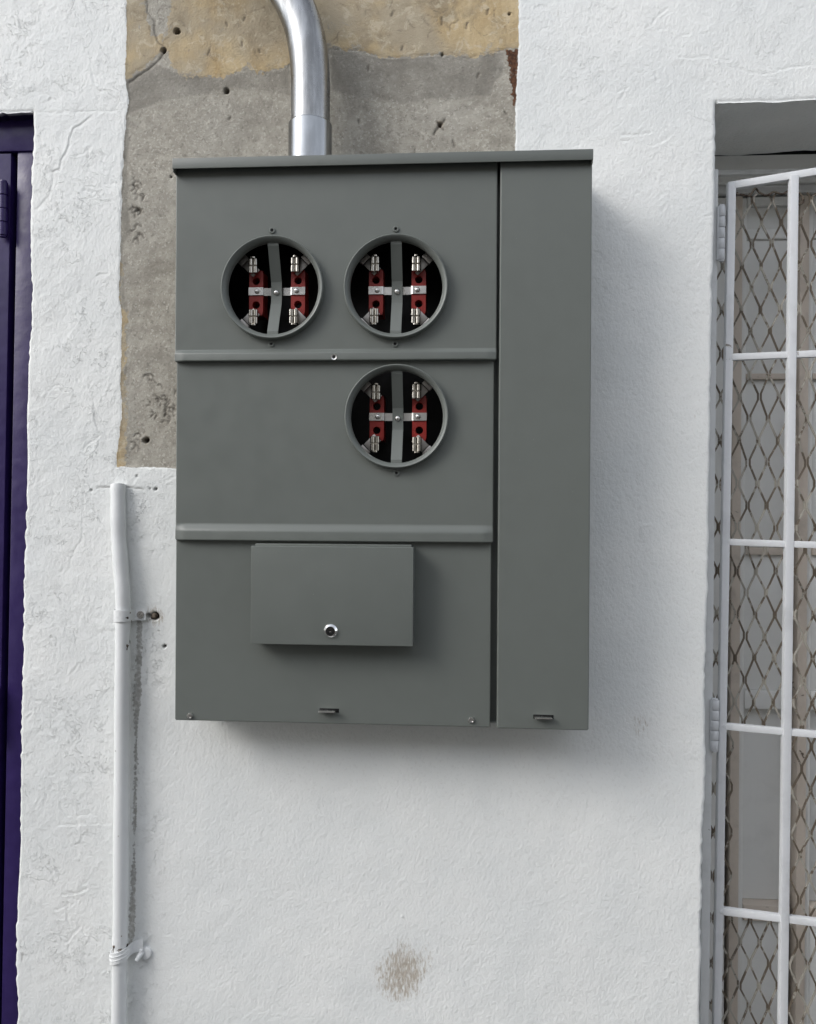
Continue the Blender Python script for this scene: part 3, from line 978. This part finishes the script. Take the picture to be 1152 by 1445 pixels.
MB().box((lk.x - .0018, DYF - .0036, lk.z - .0016), (lk.x + .0018, DYF - .0012, lk.z - .0002)).build('key_slot', M['chrome'], bd, bevel=.0003)
# bottom screws and hasp staples
for px, py, Y in [(268.5, 1010, YL), (665.5, 1016, YL)]:
    p = at(px, py, Y)
    m = MB()
    m.lathe((p.x, Y, p.z), [(.0056, .001), (.0056, -.0012), (.0048, -.0024)], 6)
    m.lathe((p.x, Y, p.z), [(.0047, -.0022), (.0042, -.0034), (.0030, -.0036), (.0022, -.0018), (.0001, -.0018)], 20)
    m.build('screw', M['zinc'], panel)
for px, py, Y, dxx in [(465, 1002.5, YL, -.002), (767, 1011.5, YR, 0)]:
    p = at(px, py, Y)
    MB().box((p.x - .0165, Y + .004, p.z - .0034), (p.x + .0165, Y - .0003, p.z + .0034)).build('hasp_slot', M['dark_in'], panel)  # black slab in place of the shaded slot
    MB().box((p.x - .0150 + dxx, Y - .0125, p.z - .0012), (p.x + .0135 + dxx, Y + .002, p.z + .0012)).build('hasp_staple', M['zinc'], panel, bevel=.0009)

# ------------------------------------------------------------------ galvanised conduit
CY = -0.062
cb = at(437.5, 218, CY)
con = empty('steel_conduit', (cb.x, CY, hz1), 'shiny galvanised steel conduit bending left above the meter panel', 'conduit')
ctrl = [(437.5, 260), (438, 218), (438.3, 178), (438.6, 140), (438.3, 112), (436.6, 84), (433, 58), (427, 34), (418.5, 12), (408, -8), (394, -30), (376, -52), (352, -76), (322, -104), (290, -134), (240, -180), (90, -320), (-60, -460)]
def spline(pts, n=8):
    o = []
    for i in range(len(pts) - 1):
        p0, p1, p2, p3 = pts[max(i - 1, 0)], pts[i], pts[i + 1], pts[min(i + 2, len(pts) - 1)]
        for k in range(n):
            t_ = k / n
            o.append(tuple(.5 * (2 * b + (c - a) * t_ + (2 * a - 5 * b + 4 * c - d) * t_ ** 2 + (3 * b - a - 3 * c + d) * t_ ** 3) for a, b, c, d in zip(p0, p1, p2, p3)))
    return o + [pts[-1]]
path = [at(a, b, CY) for a, b in spline(ctrl, 5)]
MB().sweep(path, .0338, 44).build('pipe', M['galv'], con)
c0, c1 = at(437.8, 245, CY), at(438.0, 176.5, CY)
m = MB()
H_ = c1.z - c0.z
m.lathe((c0.x, CY, c0.z), [(.0380, 0), (.0380, H_ - .006), (.0380, H_ - .0026), (.0380, H_ - .0020), (.0370, H_), (.0348, H_), (.0336, H_ - .004)], 48, axis='z')
m.build('coupling', M['coupling'], con)

# ------------------------------------------------------------------ old painted conduit
ppts = [(167, 684, -.004), (167, 700, -.007), (167.5, 740, -.0105), (169, 775, -.0125), (171.5, 806, -.0145), (173.8, 838, -.016), (174, 870, -.017), (173.5, 910, -.017), (172.8, 1000, -.0175), (171.5, 1150, -.018), (170.3, 1300, -.018), (169.3, 1345, -.018), (168.2, 1445, -.018), (166, 1560, -.018)]
pp = spline(ppts, 6)
op = empty('painted_conduit', (at(168, 1445, -.018).x, -.018, at(168, 1445, 0).z), 'old white painted conduit pipe running down the wall left of the panel', 'conduit')
path = [at(a, b, c) for a, b, c in pp]
path[-1].z = 0.0
m = MB().sweep(path, [.0136 + .0003 * math.sin(i * .7) for i in range(len(path))], 28)
m.build('pipe', M['pipe_white'], op)
def strap(py, ang, name='strap'):
    px = 174 if py < 1000 else 169.5
    c = at(px, py, -.017)
    m = MB()
    r = .0162 if py < 1000 else .0172
    sec = []
    hw = .0105
    pts = []
    for k in range(13):
        a = math.pi * 1.02 - k * math.pi / 12 * 1.02
        pts.append((r * math.cos(a), -r * math.sin(a) - .0005))
    pts += [(r + .001, .005), (r + .003, .0085), (r + .008, .0100), (r + .022, .0100)]
    vs_, fs_ = [], []
    for dx, dy in pts:
        for zz in (-hw, hw):
            vs_.append((c.x + dx, c.y + dy, c.z + zz + ang * (dx + .015)))
    nrm = []
    for dx, dy in pts:
        for zz in (-hw, hw):
            vs_.append((c.x + dx * .93, c.y + dy * .93 + .0012, c.z + zz + ang * (dx + .015)))
    n = len(pts)
    for i in range(n - 1):
        a, b, c_, d = 2 * i, 2 * i + 1, 2 * i + 3, 2 * i + 2
        fs_ += [(a, d, c_, b), (a + 2 * n, b + 2 * n, c_ + 2 * n, d + 2 * n), (a, a + 2 * n, d + 2 * n, d), (b, c_, c_ + 2 * n, b + 2 * n)]
    fs_ += [(0, 1, 1 + 2 * n, 2 * n), (2 * n - 2, 4 * n - 2, 4 * n - 1, 2 * n - 1)]
    m.add(vs_, fs_)
    st = m.build('pipe_strap', M['pipe_white'], op, angle=40)
    return c, st
c, st = strap(868, 0)
m = MB()
sx, sy, sz = c.x + .0285, c.y + .0095, c.z
m.lathe((sx, sy, sz), [(.0068, .002), (.0066, -.0012), (.0055, -.0024), (.0048, -.0012), (.0030, -.0012), (.0026, -.0024), (.0001, -.0024)], 24)
m.build('screw', M['strapscrew'], st)
c, st2 = strap(1349, .30)
m = MB()
for k in (-.0035, .0035):
    pts = []
    for q in range(13):
        a = math.pi * 1.0 - q * math.pi / 12
        dx, dy = .0172 * math.cos(a), -.0172 * math.sin(a)
        pts.append(Vector((c.x + dx, c.y + dy, c.z + k + .30 * (dx + .015))))
    m.sweep(pts, .0012, 8, axis=Vector((0, 0, 1)))
m.build('strap_rib', M['pipe_white'], st2)

# bare metal where the paint has chipped off the pipe and straps
def chip(px, py, w, h_, r, ox=0.0, parent=op):
    i = min(range(len(pp)), key=lambda k: abs(pp[k][1] - py))
    ax = path[i]
    q = at(px, py, ax.y - r)
    a0 = math.asin(max(-1, min(1, (q.x - ax.x) / r)))
    m = MB()
    n = 16
    vs_ = [(ax.x + r * math.sin(a0), ax.y - r * math.cos(a0), q.z)]
    for k in range(n):
        t_ = 2 * math.pi * k / n
        f_ = random.uniform(.55, 1.2)
        a = a0 + f_ * w * math.cos(t_) / r
        vs_.append((ax.x + r * math.sin(a), ax.y - r * math.cos(a), q.z + f_ * h_ * math.sin(t_)))
    m.add(vs_, [(0, 1 + k, 1 + (k + 1) % n) for k in range(n)])
    m.build('paint_chip', M['anchor'], parent)
for a in [(178, 913, .0026, .0045), (179.5, 907, .0014, .004), (177.5, 917, .0014, .002), (170, 1341.5, .0070, .0028), (177, 1340, .0040, .0034), (160, 1336.5, .003, .0030), (158.8, 1342, .0015, .006), (171, 1322, .001, .0012), (167, 1180, .0008, .0015), (163, 1060, .0008, .0012), (169, 686, .006, .0012)]:
    chip(*a, .0141)
for a in [(178, 872.5, .0028, .0022), (180.5, 866, .0018, .0016), (181, 878, .0012, .0028)]:
    chip(*a, .0167, parent=st)

# wall anchors beside the straps
p = at(218, 869, 0)
m = MB()
m.lathe((p.x, .004, p.z), [(.0060, .004), (.0055, -.004), (.0035, -.0062), (.0001, -.0066)], 10)
m.lathe((p.x - .004, .003, p.z - .003), [(.0035, .004), (.0030, -.004), (.0001, -.005)], 7)
o = m.build('anchor_bolt', M['anchor'], None, bevel=.0005)
tag(o, 'rusty bolt stub in a dark hole beside the upper pipe strap', 'bolt')
p = at(203, 1344, 0)
m = MB()
m.lathe((p.x + .004, 0, p.z), [(.0125, .004), (.0122, -.003), (.0105, -.0048), (.0060, -.0055), (.0001, -.0056)], 18)
m.sweep([(p.x - .001, -.004, p.z + .004), (p.x - .004, -.011, p.z - .001), (p.x - .0075, -.0165, p.z - .007)], [.0052, .0046, .0036], 10)
m.sweep([(p.x - .006, -.004, p.z + .009), (p.x, -.009, p.z + .006)], [.0025, .003], 8)
o = m.build('anchor_bolt', M['pipe_white'], None)
tag(o, 'white painted anchor bolt sticking out beside the lower pipe strap', 'bolt')

# ------------------------------------------------------------------ purple door
DY = DOOR_DEPTH
jx = lambda z: float(xd(np.array(z)))
pd = empty('purple_door', (jx(0) - .45, DY, 0), 'dark purple painted door in its frame at the left edge', 'door')
ztop = ZD
e0 = jx(2.2)
slope = (DT.x - DB.x) / (DT.z - DB.z)
def slant(m, x0, x1, z0, z1, y0, y1):
    """upright that leans with the jamb; x measured from the jamb line"""
    a, b = jx(max(z0, .3)) if z0 > .3 else jx(.3), jx(z1)
    vs_ = []
    for z, e in ((z0, a), (z1, b)):
        vs_ += [(e + x0, y0, z), (e + x1, y0, z), (e + x1, y1, z), (e + x0, y1, z)]
    m.add(vs_, [(0, 3, 2, 1), (4, 5, 6, 7), (0, 1, 5, 4), (1, 2, 6, 5), (2, 3, 7, 6), (3, 0, 4, 7)])
    return m
slant(MB(), -.0465, .004, 0, ztop - .024, .030, .12).build('frame_stile', M['purple'], pd, bevel=.003)
slant(MB(), -DOOR_W, -.900, 0, ztop - .024, .030, .12).build('frame_stile', M['purple'], pd, bevel=.003)
MB().box((e0 - DOOR_W, .026, ztop - .060), (e0 + .004, .12, ztop + .01)).build('frame_head', M['purple'], pd, bevel=.003)
leaf = slant(MB(), -.897, -.0575, .01, ztop - .063, .028, .085).build('door_leaf', M['purple'], pd, bevel=.002)
MB().box((e0 - DOOR_W, .122, 0), (e0 + .03, .15, ztop + .01)).build('door_backing', M['dark_in'], pd)  # full black sheet behind the leaf and its groove
def hinge_mesh(c, r, h_, n, lean=0.0):
    m = MB()
    kh = h_ / n
    for k in range(n):
        z0 = -h_ / 2 + k * kh
        m.lathe((c[0] + lean * z0, c[1], c[2]), [(.0001, z0 + .0004), (r * .9, z0 + .0004), (r, z0 + .0014), (r, z0 + kh - .0014), (r * .9, z0 + kh - .0004), (.0001, z0 + kh - .0004)], 20, axis='z')
    m.lathe((c[0], c[1], c[2]), [(.0001, -h_ / 2 - .003), (r * .75, -h_ / 2 - .0025), (r * .8, -h_ / 2)], 16, axis='z')
    m.lathe((c[0], c[1], c[2]), [(r * .8, h_ / 2), (r * .75, h_ / 2 + .0025), (.0001, h_ / 2 + .003)], 16, axis='z')
    return m
for px, py in ((5.0, 295), (-8, 1010)):
    c = at(px, py, .018)
    hinge_mesh(c, .0082, .102, 4).build('hinge', M['purple'], pd)

# ------------------------------------------------------------------ gated opening on the right
GXR = float(xw(np.array(1.5))) + WIN_W
# fixed frame
gf = empty('security_gate', (at(1015, 1445, .04).x, .04, 0), 'white painted iron bar gate hinged at the left of the opening', 'gate')
FY = .052
lx = lambda py: 1006.5 - (py - 240) * (1006.5 - 993.5) / 1205.0
a, b = at(lx(240), 240, FY), at(lx(1445), 1445, FY)
b = b + (b - a) * ((0 - b.z) / (b.z - a.z))
MB().bar(a, b, .0165, .010).build('gate_frame_stile', M['frame_white'], gf, bevel=.002)
a, b = at(1008, 245, FY + .085), at(1170, 243, FY + .085)
b2 = Vector((GXR, FY + .085, b.z))
MB().bar(a, b2, .010, .012).build('gate_frame_head', M['frame_white'], gf, bevel=.002)
MB().box((GXR - .02, FY - .006, 0), (GXR, FY + .006, a.z - .006)).build('gate_frame_stile', M['frame_white'], gf, bevel=.002)
GY = lambda px: .050 - .00024 * (px - 1020)
def gp(px, py): return at(px, py, GY(px))
def extend(a, b):
    return b + (b - a) * ((0.05 - b.z) / (b.z - a.z))
s0 = lambda py: 1032.0 - (py - 262) * (1032.0 - 1013.0) / 1098.0
v1 = lambda py: 1118.5 - (py - 250) * (1118.5 - 1104.0) / 1110.0
a, b = gp(s0(258), 258), gp(s0(1400), 1400)
MB().bar(a, extend(a, b), .0138, .0138).build('leaf_stile', M['gate_white'], gf, bevel=.0018)
a, b = gp(v1(250), 250), gp(v1(1400), 1400)
MB().bar(a + Vector((0, -.004, 0)), extend(a, b) + Vector((0, -.004, 0)), .0142, .0138).build('bar', M['gate_white'], gf, bevel=.0018)
for off in (96, 192, 288, 384):
    a, b = gp(v1(250) + off, 250 - off * .16), gp(v1(1400) + off, 1400 + off * .10)
    MB().bar(a + Vector((0, -.004, 0)), extend(a, b) + Vector((0, -.004, 0)), .0142, .0138).build('bar', M['gate_white'], gf, bevel=.0018)
rails = [((1030, 263), (1152, 243), .0135), ((1026, 504.5), (1152, 499.5), .0120), ((1022, 764.5), (1152, 769), .0120), ((1018, 1024), (1152, 1036), .0120), ((1014, 1284), (1152, 1301), .0125)]
def smile(p0, p1, w, nm='rail'):
    s = (p1[1] - p0[1]) / (p1[0] - p0[0])
    e_ = (1500, p0[1] + s * (1500 - p0[0]))
    MB().bar(gp(*p0), gp(*e_), w, .0115).build(nm, M['gate_white'], gf, bevel=.0016)
for p0, p1, w in rails: smile(p0, p1, w)
a, b = gp(1018, 1560), gp(1500, 1650)
MB().bar(a, b, .012, .0115).build('rail', M['gate_white'], gf, bevel=.0016)
# weld blobs where the rails meet the stile
for p0, p1, w in rails[1:]:
    q = gp(p0[0] + 6, p0[1])
    m = MB()
    bm = bmesh.new()
    bmesh.ops.create_icosphere(bm, subdivisions=2, radius=.0085)
    for v in bm.verts:
        v.co = Vector((v.co.x * .9, v.co.y * .7, v.co.z * 1.15)) * random.uniform(.85, 1.1) + q + Vector((-.003, -.001, 0))
    m.add([v.co for v in bm.verts], [[v.index for v in f.verts] for f in bm.faces])
    bm.free()
    m.build('weld', M['gate_white'], gf)
for px, py, h_, r in ((1018.5, 329, .098, .0062), (1008.8, 1023, .092, .0072)):
    q = at(px, py, .043)
    hinge_mesh((q.x, .043, q.z), r, h_, 5, .012).build('hinge', M['gate_white'], gf, angle=50)
    MB().box((q.x - .008, .041, q.z - h_ / 2), (q.x - .002, .0465, q.z + h_ / 2)).build('hinge_leaf', M['gate_white'], gf, bevel=.001)

# expanded metal mesh behind the gate
MY = .105
ms = empty('mesh_screen', (at(1080, 1445, MY).x, MY, 0), 'rusty diamond expanded metal mesh behind the white bar gate', 'mesh')
px2m = (MY - CAMP.y) / F
DWX, DHZ = 26.0 * px2m, 60.0 * px2m
zt_m = at(1060, 283, MY).z
x_m0 = at(1062, 283, MY).x
lean = -.010
nst = 32
gap_hi, gap_lo = at(1075, 1028, MY).z, at(1075, 1290, MY).z
for k in range(-6, nst - 6):
    xc = x_m0 + (k + .5) * DWX / 2
    pts, z, side = [], zt_m + random.uniform(-.012, .022), 1 if k % 2 else -1
    runs = []
    i = 0
    while z > 0:
        zz0 = zt_m - i * DHZ / 2
        z = zz0
        broken = -1 <= k <= 3 and gap_lo < z < gap_hi
        sd = 1 if (i + k) % 2 else -1
        jx_, jz_ = random.gauss(0, .0005), random.gauss(0, .0010)
        yy = MY + random.gauss(0, .0010) + (.002 if sd > 0 else -.002)
        xx = xc + sd * (DWX / 4 - .0012) + lean * (zt_m - zz0) + jx_
        if broken:
            if len(pts) > 2: runs.append(pts)
            pts = []
        else:
            if i == 0:
                pts.append(Vector((xx - sd * .006, yy - .002, zz0 + random.uniform(.008, .016))))
            pts.append(Vector((xx, yy, zz0 + .0055 + jz_)))
            pts.append(Vector((xx, yy, zz0 - .0055 + jz_)))
        i += 1
    if len(pts) > 2: runs.append(pts)
    m = MB()
    for r_ in runs:
        m.sweep(r_, 1.0, sect=[(-.0013, -.0017), (.0013, -.0017), (.0017, .0012), (-.0017, .0012)])
    m.build('strand', M['strand'], ms, smooth=False)
# torn top edge of the mesh
m = MB()
m.sweep([at(a, b, MY - .006) for a, b in spline([(1035, 274), (1046, 274.5), (1058, 276), (1066, 266), (1072, 272), (1082, 276), (1092, 271), (1104, 274), (1112, 270), (1122, 270), (1131, 275), (1134, 284), (1128, 289)], 4)], .0021, 6)
m.build('torn_wire', M['anchor'], ms)

# panelled door behind the mesh
QY = .215
qd = empty('panelled_door', (at(1080, 1445, QY).x, QY, 0), 'grey white panelled wooden door behind the mesh with dirty beige stiles', 'door')
def qz(py, Y=QY): return at(1080, py, Y).z
def qx(px, Y=QY): return at(px, 700, Y).x
OX0 = float(xw(np.array(2.0))) - .035
# header beam and fixed jamb post
MB().box((OX0, WALL_DEPTH - .004, qz(262)), (GXR + .02, .30, qz(219.5, WALL_DEPTH))).build('header_beam', M['wood_grey'], qd, bevel=.003)
MB().box((OX0, QY - .006, qz(274)), (GXR + .02, .29, qz(262.8))).build('header_strip', M['frame_white'], qd, bevel=.002)
bk = MB().box((OX0, .302, 0), (GXR + .02, .32, ZW + .03))
bk.box((OX0 - .02, .207, ZW + .031), (GXR + .04, .32, ZW + .05))
bk.box((OX0 - .02, .207, 0), (OX0 - .001, .32, ZW + .03)).box((GXR + .021, .207, 0), (GXR + .04, .32, ZW + .03))
bk.build('backing', M['dark_in'], qd)  # unseen black box added behind the door to keep sky light out
P0 = .012
def leaf_(xa, xb, nm):
    """xa..xb: one leaf; stile at its left, panels and rails to the right"""
    sw = qx(1045) - qx(1032)
    m = MB().box((xa, QY - .004, 0), (xa + sw, QY + .030, qz(277)))
    m.build('stile', M['wood_beige'], qd, bevel=.002)
    x0 = xa + sw + .0015
    MB().box((x0, QY + .004, 0), (x0 + .010, QY + .032, qz(277))).build('moulding', M['wood_grey'], qd, bevel=.003)
    x1 = xb - .006
    xp = x0 + .0102
    rl = [(277, 289, .002), (322, 336, .004), (526.5, 534.5, .003), (773, 783, -.001), (975, 1001, .002), (1278, 1300, -.001), (1530, 1545, 0)]
    for a, b, y in rl:
        mt = M['wood_beige'] if a in (773, 1278, 526.5) else M['wood_grey']
        MB().box((xp, QY + y, qz(b)), (x1, QY + .034, qz(a))).build('rail', mt, qd, bevel=.002)
    pn = [(289.4, 321.6, .012), (336.4, 526.1, .010), (534.9, 772.6, .012), (783.4, 974.6, .008), (1001.4, 1277.6, .026), (1300.4, 1529.6, .010)]
    for a, b, y in pn:
        MB().box((xp, QY + y, qz(b)), (x1, QY + .036, qz(a))).build('panel', M['wood_grey'], qd, bevel=.001)
    MB().box((xp, QY, 0), (x1, QY + .034, qz(1545.4))).build('rail', M['wood_grey'], qd, bevel=.002)
MB().box((OX0, QY + .002, 0), (qx(1027), QY + .03, qz(277))).build('jamb_board', M['wood_grey'], qd, bevel=.002)
leaf_(qx(1032), qx(1123), 'a')
leaf_(qx(1126), qx(1217), 'b')
leaf_(qx(1220), qx(1311), 'c')
leaf_(qx(1314), qx(1440), 'd')
